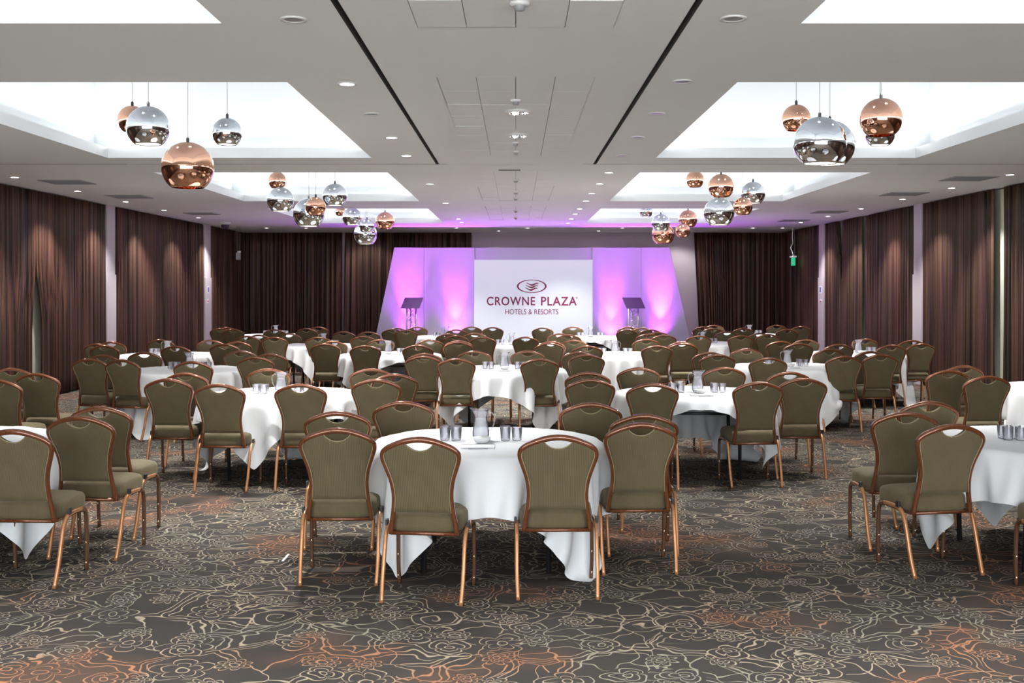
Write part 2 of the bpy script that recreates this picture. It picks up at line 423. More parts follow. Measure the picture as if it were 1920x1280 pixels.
# ------------------------------------------------------------------ recessed downlights
def downlight_proto(lit):
    r = empty('downlight')
    bm = bmesh.new(); lathe(bm, [(.075, 0), (.074, -.008), (.056, -.008), (.05, .0)], 24); mesh_obj('trim_ring', bm, M['white'], r)
    bm = bmesh.new(); lathe(bm, [(.052, -.004), (.03, -.0045), (.001, -.005)], 24, cap1=True); mesh_obj('lens', bm, M['lens'] if lit else M['dull'], r)
    return r
ORD = ['first', 'second', 'third', 'fourth', 'fifth', 'sixth', 'seventh', 'eighth', 'ninth', 'tenth']; nth_of = {}
DL = {True: downlight_proto(True), False: downlight_proto(False)}; used = set()
def downlight(x, y, lit, label, group, watts=None, cone=95, aim=None):
    o = DL[lit] if lit not in used else copy_tree(DL[lit]); used.add(lit)
    nth_of[group] = nth_of.get(group, -1) + 1
    o.location = (x, y, CZ); tag(o, '%s %s' % (ORD[nth_of[group]], label), 'downlight', group)
    if lit: spot('downlight_lamp', (x, y, CZ - .02), aim or (x, y, 0), watts or SPOT_W, cone, .6)
ll = 'lit recessed downlight from the camera, beside the trays in the left row'
lr = 'lit recessed downlight from the camera, beside the trays in the right row'
ul = 'unlit recessed downlight from the camera in the left row by the track'
ur = 'unlit recessed downlight from the camera in the right row by the track'
for y in (-1.3, 3.6, 8.1, 11.0, 12.5, 15.9, 19.5): downlight(-1.25, y, True, ll, 'left inner downlights')
for y in (24.0, 25.3): downlight(-1.25, y, True, 'small lit downlight at the stage end of the left row', 'left inner downlights by the stage')
for y in (6.15, 9.5): downlight(-1.25, y, False, ul, 'unlit downlights of the left row')
for y in (6.13, 8.0, 9.47, 10.97, 12.48): downlight(1.22, y, False, ur, 'unlit downlights of the right row')
for y in (-1.3, 3.6, 14.33, 15.87, 17.5, 19.0, 20.9, 22.4, 24.0, 25.6): downlight(1.22, y, True, lr, 'right inner downlights')
wl = 'lit downlight from the camera in the row along the left curtains'
wr = 'lit downlight from the camera in the row along the right curtains'
for y in (2.2, 6.5, 10.7, 12.85, 14.95, 17.1, 19.2, 21.3, 23.6, 25.9): downlight(-6.85, y, True, wl, 'left curtain downlights', WALL_W, 100, (-7.0, y, 0))
for y in (1.9, 6.2, 10.4, 12.5, 14.6, 16.55, 18.65, 20.9, 23.1, 25.3): downlight(6.6, y, True, wr, 'right curtain downlights', WALL_W, 100, (6.78, y, 0))
for x in (-6.3, -5.3, -1.5, .3, 2.7, 6.0, 6.75): downlight(x, 27.65, True, 'lit downlight from the left in the crosswise row above the stage backdrop', 'stage downlights', 22, 90)

for x in (-4.0, -.45, 2.2, 4.4): downlight(x, 29.05, True, 'small lit downlight from the left, behind the top of the stage backdrop', 'rear stage downlights', 40, 110, (x, 29.7, 1))
for (x0, x1, y0, y1) in COFFERS:
    side = 'left' if x0 < 0 else 'right'; nth = {1.55: 'nearest', 8.04: 'second', 14.33: 'third', 20.9: 'farthest'}[y0]
    for dx in (-.45, .45):
        o = copy_tree(DL[True]); o.location = ((x0 + x1) / 2 + dx, (y0 + y1) / 2 - .6, CZ + 1.02)
        tag(o, 'lit downlight in the ceiling of the %s %s tray, %s one' % (nth, side, 'left' if dx < 0 else 'right'), 'downlight', 'tray downlights')
        spot('tray_lamp', (o.location.x, o.location.y, CZ + .99), (o.location.x, o.location.y, 0), TRAY_W, 80, .6)

# crystal ring lights and detectors down the middle
def ring_light(y, label):
    r = empty('ceiling_spot_cluster', (0.02, y, CZ)); tag(r, label, 'ceiling light')
    bm = bmesh.new(); lathe(bm, [(.115, 0), (.11, -.02), (.085, -.022), (.08, -.004)], 28); mesh_obj('trim_ring', bm, M['white'], r)
    for k in range(9):
        a = k * 2 * math.pi / 9; bm = bmesh.new()
        bmesh.ops.create_icosphere(bm, subdivisions=1, radius=.013, matrix=Matrix.Translation((.06 * math.cos(a), .06 * math.sin(a), -.016)))
        mesh_obj('crystal', bm, M['lens'] if k % 3 == 0 else M['chrome'], r, False)
ring_light(9.35, 'round sparkling ceiling light nearer the camera on the middle strip')
ring_light(10.8, 'round sparkling ceiling light farther from the camera on the middle strip')
for i, (x, y, rad, lab) in enumerate(((.02, 5.8, .055, 'round white smoke detector above the front tables at the top edge'),
        (0, 8.8, .045, 'small white detector just before the first sparkling light'), (0, 11.35, .04, 'small white detector just behind the second sparkling light'),
        (0, 12.1, .04, 'small white detector before the ceiling joint line'), (0, 15.3, .05, 'white ceiling detector, first beyond the joint line'),
        (0, 17.2, .05, 'white ceiling detector, second beyond the joint line'), (0, 18.4, .05, 'white ceiling detector, third beyond the joint line'),
        (0, 21.4, .05, 'white ceiling detector, fourth beyond the joint line'), (0, 23.5, .05, 'white ceiling detector closest to the stage'))):
    r = empty('smoke_detector', (x, y, CZ)); tag(r, lab, 'smoke detector')
    bm = bmesh.new(); lathe(bm, [(rad, 0), (rad, -.012), (rad * .85, -.018)], 20, cap1=True); mesh_obj('base', bm, M['white'], r)
    bm = bmesh.new(); lathe(bm, [(rad * .6, -.018), (rad * .5, -.04), (.004, -.044)], 20, cap1=True); mesh_obj('sensor', bm, M['grey'], r)

# air vents near the side walls
def vent(x, y, lab, sx=.30, sy=.30):
    r = empty('air_vent', (x, y, CZ)); tag(r, lab, 'air vent', 'ceiling air vents')
    for (a, b, c, d) in ((-sx, sx, -sy, -sy + .03), (-sx, sx, sy - .03, sy), (-sx, -sx + .03, -sy + .03, sy - .03), (sx - .03, sx, -sy + .03, sy - .03)):
        boxobj('frame_bar', (a, b, c, d, -.012, .0), M['grey'], r)
    boxobj('backing', (-sx + .03, sx - .03, -sy + .03, sy - .03, -.003, -.001), M['groove'], r)
    for k in range(7):
        q = -sy + .06 + k * (2 * sy - .12) / 6
        boxobj('slat', (-sx + .03, sx - .03, q - .014, q + .014, -.011, -.005), M['grey'], r)
for y, s in ((15.6, 'first'), (18.1, 'second'), (22.3, 'third')):
    vent(-6.4, y, 'grey square air vent by the left curtains, %s from the camera' % s)
for y, s in ((15.1, 'first'), (17.6, 'second'), (21.8, 'third'), (24.6, 'fourth')):
    vent(6.25, y, 'grey square air vent by the right curtains, %s from the camera' % s)
bm = bmesh.new()
boxobj('slot_vent', (-.22, .06, 14.0, 14.1, CZ - .006, CZ + .002), M['groove'])
tag(bpy.data.objects['slot_vent'], 'narrow dark slot vent just beyond the ceiling joint line', 'air vent')
bm.free()

# ------------------------------------------------------------------ pillars
def pillar(n, wall, y0, y1):
    x0, x1 = (XL, XL + .16) if wall < 0 else (XR - .16, XR)
    o = struct(boxobj('trim_%d' % n, (x0, x1, y0, y1, 1.98, CZ), M['pillar']))
    e = .015 if wall < 0 else 0; f = .015 if wall > 0 else 0
    boxobj('casing', (x0 - f, x1 + e, y0 - .02, y1 + .02, 0, 1.98), M['pillar'], o)
    return o
pillar(1, -1, 19.85, 20.25); pillar(2, -1, 26.1, 26.6); pillar(3, 1, 19.55, 19.95); pillar(4, 1, 25.75, 26.2)
bm = bmesh.new()
# pale strips of wall that show through the curtain gaps
for n, (xx, y0, y1) in enumerate(((XL + .055, 16.5, 17.5), (XR - .055, 16.1, 16.9), (XR - .055, 22.4, 25.0))):
    bmq = bmesh.new(); d = -.05 if xx < 0 else .05
    box(bmq, min(xx, xx + d), max(xx, xx + d), y0, y1, 0, CZ - .02); struct(mesh_obj('trim_%d' % (n + 5), bmq, M['cream'], smooth=False))
bm.free()

# ------------------------------------------------------------------ curtains
def curtain(wall, a, b, label, wa=0.0, wb=0.0, ta=0.0, seed=0, z0=.02, z1=CZ - .015):
    """wall: 'L','R' run along Y; 'B' along X.  wa / wb: metres each edge is drawn aside at the floor."""
    rnd = random.Random(seed); L = b - a; n = max(12, int(L * 56)); rows = [0, .1, .2, .33, .41, .50, .59, .68, .8, .92, 1.0]
    ph = []; p = rnd.uniform(0, 6)
    k1, k2 = rnd.uniform(.8, 1.3), rnd.uniform(2.1, 3.0)
    for i in range(n + 1):
        s = i / 56.0; p += 2 * math.pi / 56 / (.125 + .05 * math.sin(k1 * s * 2 + seed) + .03 * math.sin(k2 * s * 2.7)); ph.append(p)
    bm = bmesh.new(); V = []
    for v in rows:                      # v=0 top
        z = z1 + (z0 - z1) * v; row = []
        for i in range(n + 1):
            u = i / n; g_ = min(1, max(0, (v - .33) / .35)); g_ = g_ * g_ * (3 - 2 * g_) if wall != 'B' else v; s = a + L * u + wa * g_ * (1 - u) ** 3 - wb * g_ * u ** 3 + ta * max(0, 1 - v / .45) * (1 - u) ** 4
            amp = .036 + .022 * v + .014 * math.sin(ph[i] * .13 + seed)
            q = amp * (1.6 * abs(math.sin(ph[i] / 2 + .2 * math.sin(3 * v + i * .05))) - .9) + .010 * math.sin(2.3 * ph[i] + v)
            s += .012 * math.cos(ph[i] * 1.0 + 1)
            q += .085
            if wall == 'L': row.append(bm.verts.new((XL + .05 + q, s, z)))
            elif wall == 'R': row.append(bm.verts.new((XR - .05 - q, s, z)))
            else: row.append(bm.verts.new((s, YF - .05 - q, z)))
        V.append(row)
    for r0, r1 in zip(V, V[1:]):
        for i in range(n): bm.faces.new((r0[i], r0[i + 1], r1[i + 1], r1[i]))
    o = mesh_obj('curtain', bm, M['curtain'])
    md = o.modifiers.new('thickness', 'SOLIDIFY'); md.thickness = .004
    return tag(o, label, 'curtain', None)
curtain('L', -2.9, 6.0, 'long brown pleated curtain on the left wall behind the camera', seed=1)
curtain('L', 6.05, 16.9, 'brown pleated curtain on the left wall ending at the pale tapering gap', wb=.12, seed=2)
curtain('L', 16.92, 19.83, 'brown pleated curtain between the pale gap and the first left pillar', wa=.22, seed=3)
curtain('L', 20.27, 26.08, 'brown pleated curtain between the two pillars of the left wall', seed=4)
curtain('L', 26.62, 29.75, 'brown curtain in the far left corner beyond the second pillar', seed=5)
curtain('R', -2.9, 6.0, 'long brown pleated curtain on the right wall behind the camera', seed=6)
curtain('R', 6.05, 16.3, 'brown pleated curtain on the right wall up to the nearest pale strip', seed=7)
curtain('R', 16.62, 19.53, 'brown pleated curtain between the nearest pale strip and right pillar', seed=8)
curtain('R', 19.97, 22.72, 'brown pleated curtain just beyond the nearest right pillar', wb=.02, seed=9)
curtain('R', 23.0, 24.38, 'narrow brown curtain between two pale gaps on the right wall', seed=10)
curtain('R', 24.40, 25.73, 'reddish brown curtain against the farther right pillar', ta=.3, seed=12)
curtain('R', 26.22, 29.75, 'brown curtain between the farther right pillar and the far corner', seed=13)
curtain('B', -7.45, -4.72, 'dark brown curtain on the back wall in the left corner', seed=14)
curtain('B', -4.66, -1.22, 'dark brown curtain on the back wall ending behind the stage backdrop', wa=-.05, seed=15)
curtain('B', 4.86, 7.3, 'dark brown curtain on the back wall to the right of the stage', wa=.16, seed=16)

# notices on the pillars
for (x, y0, z0, z1, col, lab) in ((XR - .176, 25.90, 1.60, 1.78, (.10, .14, .55), 'small blue notice on the farther right pillar'), (XR - .176, 25.87, 1.36, 1.46, (.55, .05, .04), 'small red notice under the blue one, right pillar'),
        (XL + .176, 26.25, 1.60, 1.78, (.10, .14, .55), 'small blue notice on the farther left pillar'), (XL + .176, 26.22, 1.36, 1.46, (.55, .05, .04), 'small red notice under the blue one, left pillar')):
    m_ = simple('notice_print', col, .5)
    o = boxobj('notice', (x - .004, x + .004, y0, y0 + .16, z0, z1), M['paper'])
    boxobj('print', (x - .006, x + .006, y0 + .03, y0 + .13, z0 + .03, z1 - .03), m_, o)
    tag(o, lab, 'notice')

# exit sign hanging on its cable, far right corner
r = empty('exit_sign', (7.08, 27.9, 2.42)); tag(r, 'green illuminated exit sign hanging on a white cable in the far right corner', 'exit sign')
boxobj('housing', (-.05, .05, -.17, .17, .085, .13), M['white'], r, .006)
boxobj('panel', (-.012, .012, -.17, .17, -.12, .085), M['green'], r, .003)
for sgn in (-1, 1):      # running figure and arrow on both faces
    x = sgn * .0135
    bm = bmesh.new(); box(bm, x - .001, x + .001, .02, .12, -.05, -.015); box(bm, x - .001, x + .001, .0, .03, -.075, .01)
    mesh_obj('arrow', bm, M['white'], r, False)
bm = bmesh.new(); sweep(bm, catmull([(0, 0, .13), (-.02, 0, .22), (-.06, 0, .34), (-.01, 0, .46), (-.02, 0, .6), (-.01, 0, .83)], 6), (.011, .011), (0, 1, 0), 6); mesh_obj('cable', bm, M['white'], r)
bm = bmesh.new(); tube(bm, (.03, 0, .13), (.03, 0, .83), .003, 5); mesh_obj('hanging_wire', bm, M['cord'], r)
# hanging speaker, far left corner
r = empty('hanging_speaker', (-6.9, 27.2, 2.55)); tag(r, 'small pale speaker hanging on wires in the far left corner', 'speaker')
boxobj('housing', (-.05, .05, -.06, .06, -.12, .06), M['grey'], r, .01); boxobj('bracket', (-.02, .06, -.02, .02, .06, .10), M['white'], r)
for k in (-.03, .03):
    bm = bmesh.new(); tube(bm, (k, 0, .08), (k * 1.3, 0, .70), .004, 5); mesh_obj('hanging_wire', bm, M['cord'], r)
# dome camera
r = empty('dome_camera', (-6.7, 25.2, CZ)); tag(r, 'white dome security camera on the ceiling near the far left pillar', 'security camera')
bm = bmesh.new(); lathe(bm, [(.13, 0), (.13, -.05), (.10, -.06)], 24, cap1=True); mesh_obj('base', bm, M['white'], r)
bm = bmesh.new(); lathe(bm, [(.095, -.06), (.09, -.10), (.06, -.14), (.004, -.155)], 24, cap1=True); mesh_obj('dome', bm, M['acrylic'], r)

# ------------------------------------------------------------------ stage
r = empty('stage', (0, 0, 0)); tag(r, 'low grey stage platform running under the lit backdrop', 'stage')
for k in range(4):
    x = -3.7 + k * 2.1
    boxobj('deck_panel', (x + .003, x + 2.097, 25.0, 28.2, .26, .30), M['stage'], r, .004)
boxobj('skirt', (-3.68, 4.68, 25.02, 25.05, 0, .26), M['black'], r); boxobj('skirt', (-3.68, -3.65, 25.05, 28.2, 0, .26), M['black'], r); boxobj('skirt', (4.65, 4.68, 25.05, 28.2, 0, .26), M['black'], r)

r = empty('stage_backdrop', (0, 27.2, .30)); tag(r, 'wide white panelled stage backdrop with slanted ends washed by violet uplights', 'stage backdrop')
ZT = 2.735 - .30
def panel(x0b, x1b, x0t, x1t, yy=0, a0=0, a1=0):
    bm = bmesh.new(); t_ = .05
    F_ = [(x0b, yy + a0, 0), (x1b, yy + a1, 0), (x1t, yy + a1, ZT), (x0t, yy + a0, ZT)]
    vs_ = [bm.verts.new(p) for p in F_] + [bm.verts.new((p[0], p[1] + t_, p[2])) for p in F_]
    for f in ((0, 1, 2, 3), (7, 6, 5, 4), (1, 0, 4, 5), (2, 1, 5, 6), (3, 2, 6, 7), (0, 3, 7, 4)): bm.faces.new([vs_[i] for i in f])
    bmesh.ops.bevel(bm, geom=list(bm.edges), offset=.004, segments=1, affect='EDGES')
    bmesh.ops.recalc_face_normals(bm, faces=bm.faces)
    return mesh_obj('backdrop_panel', bm, M['set'], r, False)
panel(-3.52, -2.285, -3.01, -2.285, 0, -.10, 0); panel(-2.28, -1.025, -2.28, -1.025); panel(-1.02, 1.90, -1.02, 1.90, .03)
panel(1.905, 3.115, 1.905, 3.115); panel(3.12, 4.36, 3.12, 3.81, 0, 0, -.10)

scr = empty('projection_screen', (.43, 26.88, 0)); tag(scr, 'white projection screen with the maroon hotel logo in the middle of the stage', 'screen')
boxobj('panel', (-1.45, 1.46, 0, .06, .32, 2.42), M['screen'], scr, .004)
boxobj('foot', (-1.2, -1.1, -.02, .25, .30, .33), M['black'], scr); boxobj('foot', (1.1, 1.2, -.02, .25, .30, .33), M['black'], scr)
PXM = 26.87 / 2050
def sxz(px, py): return ((px - 967) * PXM - .43, CAM_H - (py - 539) * PXM)
# emblem: lens-shaped ring, thick at its sides, and three wavy stripes
cx, cz = sxz(997, 536.5); bm = bmesh.new(); n = 64; o_, i_ = [], []
for k in range(n):
    a = 2 * math.pi * k / n; co, si = math.cos(a), math.sin(a)
    o_.append(bm.verts.new((cx + 28 * PXM * co, -.004, cz + 12.4 * PXM * si))); i_.append(bm.verts.new((cx + 24.6 * PXM * co, -.004, cz + 11.1 * PXM * si)))
for k in range(n): bm.faces.new((o_[k], o_[(k + 1) % n], i_[(k + 1) % n], i_[k]))
mesh_obj('emblem_ring', bm, M['maroon'], scr, False)
for j in range(3):
    bm = bmesh.new(); up, dn = [], []
    for k in range(25):
        u = k / 24; x = cx + (-11.5 - j * 1.0 + 23 * u + 1.5) * PXM
        z = cz + (4.6 - j * 4.6 - 1.0 * u + 1.9 * math.sin(2 * math.pi * (u * 1.05) + 1.9)) * PXM
        hw = (1.15 + .5 * math.sin(2 * math.pi * u * 1.0 + 4.4)) * PXM
        up.append(bm.verts.new((x, -.004, z + hw))); dn.append(bm.verts.new((x, -.004, z - hw)))
    for k in range(24): bm.faces.new((up[k], up[k + 1], dn[k + 1], dn[k]))
    mesh_obj('emblem_wave', bm, M['maroon'], scr, False)
def text(body, px0, px1, py0, py1, bold, spacing=1.0):
    c = bpy.data.curves.new('lettering', 'FONT'); c.body = body; c.size = 1; c.offset = bold; c.extrude = .002; c.space_character = spacing
    o = bpy.data.objects.new('lettering', c); COL.objects.link(o); bpy.context.view_layer.update()
    bb = [Vector(b) for b in o.bound_box]; x0, x1 = min(b.x for b in bb), max(b.x for b in bb); y0, y1 = min(b.y for b in bb), max(b.y for b in bb)
    X0, Z1 = sxz(px0, py0); X1, Z0 = sxz(px1, py1); sx, sy = (X1 - X0) / (x1 - x0), (Z1 - Z0) / (y1 - y0)
    o.scale = (sx, sy, 1); o.rotation_euler = (R(90), 0, 0); o.location = (X0 - x0 * sx, -.004, Z0 - y0 * sy)
    me = bpy.data.meshes.new_from_object(o.evaluated_get(bpy.context.evaluated_depsgraph_get())); me.materials.clear(); me.materials.append(M['maroon'])
    q = bpy.data.objects.new('lettering', me); q.scale = o.scale; q.rotation_euler = o.rotation_euler; q.location = o.location; bpy.data.objects.remove(o); link(q, scr)
text('CROWNE', 912.7, 1003.5, 556, 572.6, .018, 1.12); text('PLAZA', 1014.4, 1081.5, 556, 572.6, .018, 1.12)
text('HOTELS', 947.5, 987, 579.5, 589, .0, .95); text('&', 991, 997.7, 579.5, 589, .0); text('RESORTS', 1002, 1047, 579.5, 589, .0, .95)
text('\u00ae', 1079.8, 1083.2, 556.4, 559.8, .0)

# uplights
for i, (x, y, lab) in enumerate(((-2.66, 27.02, 'violet stage uplight at the foot of the left slanted panel'), (-1.5, 27.08, 'violet stage uplight just left of the screen'),
                       (2.38, 27.08, 'violet stage uplight just right of the screen'), (3.58, 27.02, 'violet stage uplight at the foot of the right slanted panel'))):
    r = empty('stage_uplight', (x, y - .12, .30)); tag(r, lab, 'uplight')
    bm = bmesh.new(); lathe(bm, [(.05, .0), (.06, .03), (.06, .15), (.052, .16)], 20, cap0=True, cap1=True); mesh_obj('housing', bm, M['black'], r)
    bm = bmesh.new(); lathe(bm, [(.045, .163), (.002, .166)], 20, cap1=True); mesh_obj('lens', bm, emissive('violet_glow', (.62, .12, 1), 12), r)
    boxobj('yoke', (-.075, -.066, -.02, .02, 0, .12), M['black'], r); boxobj('yoke', (.066, .075, -.02, .02, 0, .12), M['black'], r)
    col = (.58, .06, 1.0) if i else (.70, .07, 1.0)
    if i == 3: col = (.68, .1, 1.0)
    spot('uplight_lamp', (x, y - .12, .47), (x, y + .12, 1.9), UP_W, 40, 1.0, col, .03)
    spot('uplight_lamp', (x, y - .12, .47), (x, y + .30, 1.2), UP_W * .13, 100, 1, (.55, .06, 1), .03)
    spot('uplight_spill', (x, y - .2, .47), (x, y - 1.5, 3.2), UP_W * .24, 130, 1, (.55, .08, 1), .03)

def lectern(x, y, flip, label):
    r = empty('lectern', (x, y, .30)); tag(r, label, 'lectern')
    bm = bmesh.new(); vs_ = []
    for (a, b, c) in ((-.25, -.16, .95), (.19, -.16, .95), (.26, .16, 1.19), (-.18, .16, 1.19)):
        vs_.append((a * flip, -b * -1, c))
    # board slopes towards the speaker, seen from its back
    top = [bm.verts.new((p[0], p[1], p[2] + .012)) for p in vs_]; bot = [bm.verts.new(p) for p in vs_]
    bm.faces.new(top); bm.faces.new(bot[::-1])
    for k in range(4): bm.faces.new((bot[k], bot[(k + 1) % 4], top[(k + 1) % 4], top[k]))
    bmesh.ops.recalc_face_normals(bm, faces=bm.faces); mesh_obj('board', bm, M['acrylic'], r, False)
    for (px, py) in ((-.12, 0), (.10, 0), (-.04, .12)):
        bm = bmesh.new(); tube(bm, (px, py, .02), (px, py, 1.06), .022, 12); mesh_obj('upright', bm, M['alu'], r)
    P_ = [(-.12, 0), (.10, 0), (-.04, .12)]
    for k in range(3):
        (ax, ay), (bx, by) = P_[k], P_[(k + 1) % 3]
        for j in range(7):
            z = .06 + j * .13; bm = bmesh.new()
            if j % 2: tube(bm, (ax, ay, z), (bx, by, z + .13), .008, 6)
            else: tube(bm, (bx, by, z), (ax, ay, z + .13), .008, 6)
            mesh_obj('brace', bm, M['alu'], r)
    boxobj('base_plate', (-.24, .22, -.12, .22, 0, .02), M['alu'], r, .004)
lectern(-2.46, 25.9, 1, 'truss lectern with a dark slanted board on the left of the stage')
lectern(2.80, 25.9, -1, 'truss lectern with a dark slanted board on the right of the stage')

# ================================================================== PENDANTS
def pendant(name_mat, x, y, z, rad, label, group):
    r = empty('pendant_lamp', (x, y, z)); tag(r, label, 'pendant lamp', group)
    bm = bmesh.new(); prof = []; a0, a1 = R(-53), R(88)
    for k in range(25):
        a = a0 + (a1 - a0) * k / 24; prof.append((rad * math.cos(a), rad * math.sin(a)))
    prof = [((rad - .006) * math.cos(a0), rad * math.sin(a0) + .001)] + prof
    lathe(bm, prof, 48); m = M[name_mat]; sh = mesh_obj('shade', bm, m, r)
    bm = bmesh.new(); prof = []
    for k in range(13):
        a = a0 + (R(80) - a0) * k / 12; prof.append(((rad - .007) * math.cos(a), (rad - .007) * math.sin(a)))
    lathe(bm, prof[::-1], 32, cap0=True); mesh_obj('inner_reflector', bm, M['mint'] if name_mat == 'chrome' else M['copper'], r)
    bm = bmesh.new(); bmesh.ops.create_uvsphere(bm, u_segments=16, v_segments=10, radius=rad * .26, matrix=Matrix.Translation((0, 0, -rad * .34))); mesh_obj('bulb', bm, M['bulb'], r)
    bm = bmesh.new(); lathe(bm, [(.014, rad - .004), (.014, rad + .03), (.004, rad + .045)], 12, cap1=True); mesh_obj('cap', bm, M['black'], r)
    spot('pendant_light', (x, y, z - rad * .78), (x, y, 0), BALL_W, 125, .5, (1, .94, .88), .05)
    bm = bmesh.new(); tube(bm, (0, 0, rad + .04), (0, 0, CZ + 1.0 - z), .003, 6); mesh_obj('cord', bm, M['cord'], r)
    bm = bmesh.new(); lathe(bm, [(.035, CZ + 1.02 - z), (.035, CZ + .99 - z), (.01, CZ + .985 - z)], 16, cap1=True); mesh_obj('ceiling_rose', bm, M['white'], r)
def at(px, py, Y): return ((px - 967) / 2050 * Y, CAM_H - (py - 539) / 2050 * Y)
PEND = [
 ('copper', 352, 314, 9.6, 48, 'large copper ball pendant, lowest of the nearest left cluster'), ('chrome', 278, 239, 10.2, 40, 'chrome ball pendant in front of a copper one, nearest left cluster'),
 ('copper', 248, 225, 11.0, 27, 'small copper ball half hidden behind a chrome one, nearest left cluster'), ('chrome', 426, 249, 10.6, 28, 'small chrome ball hanging alone, right of the nearest left cluster'),
 ('chrome', 1537, 268, 9.8, 49, 'large chrome ball in front, nearest right cluster'), ('chrome', 1556, 272, 10.6, 46, 'chrome ball overlapped by the large one, nearest right cluster'),
 ('copper', 1652, 223, 10.0, 39, 'large copper ball, rightmost of the nearest right cluster'), ('chrome', 1650, 250, 11.2, 28, 'small chrome ball peeping out below the large copper one'),
 ('copper', 1493, 223, 10.9, 27, 'small copper ball, leftmost of the nearest right cluster'),
 ('copper', 520, 339, 17.6, 17, 'small copper ball, top of the middle left cluster'), ('chrome', 526, 376, 16.0, 25, 'chrome ball under the small copper one, middle left cluster'),
 ('chrome', 579, 401, 16.6, 29, 'largest chrome ball of the middle left cluster, lowest'), ('copper', 592, 388, 15.6, 19, 'copper ball overlapping the lowest chrome one, middle left cluster'),
 ('chrome', 628, 367, 16.8, 23, 'chrome ball, rightmost of the middle left cluster'),
 ('copper', 1303, 337, 17.6, 17, 'small copper ball, leftmost of the middle right cluster'), ('copper', 1352, 350, 16.6, 24, 'copper ball directly above the big chrome one, middle right cluster'),
 ('chrome', 1348, 399, 16.0, 28.5, 'big chrome ball, lowest of the middle right cluster'), ('copper', 1393, 388, 16.5, 18, 'small copper ball beside the big chrome one, middle right cluster'),
 ('chrome', 1412, 363, 17.0, 22.5, 'chrome ball, rightmost of the middle right cluster'),
 ('copper', 638, 396, 24.2, 10, 'smallest copper ball of the farthest left cluster'), ('chrome', 660, 407, 23.2, 18, 'chrome ball, left part of the farthest left cluster'),
 ('chrome', 688, 424, 22.6, 14, 'small chrome ball in front of a bigger one, farthest left cluster'), ('chrome', 685, 440, 23.4, 22, 'bigger chrome ball, lowest of the farthest left cluster'),
 ('copper', 722, 415, 23.3, 17.5, 'copper ball, rightmost of the farthest left cluster'),
 ('chrome', 1211, 396, 24.0, 13, 'small chrome ball, leftmost of the farthest right cluster'), ('chrome', 1239, 419, 22.7, 17.5, 'chrome ball above a copper one, farthest right cluster'),
 ('copper', 1243, 440, 23.4, 21, 'copper ball, lowest of the farthest right cluster'), ('copper', 1290, 411, 23.6, 17.5, 'copper ball, upper right of the farthest right cluster'),
 ('copper', 1280, 433, 22.9, 14, 'small copper ball, lower right of the farthest right cluster')]
for (m_, px, py, Y, rp, lab) in PEND:
    X, Z = at(px, py, Y); pendant(m_, X, Y, Z, rp * Y / 2050, lab, 'ball pendants')

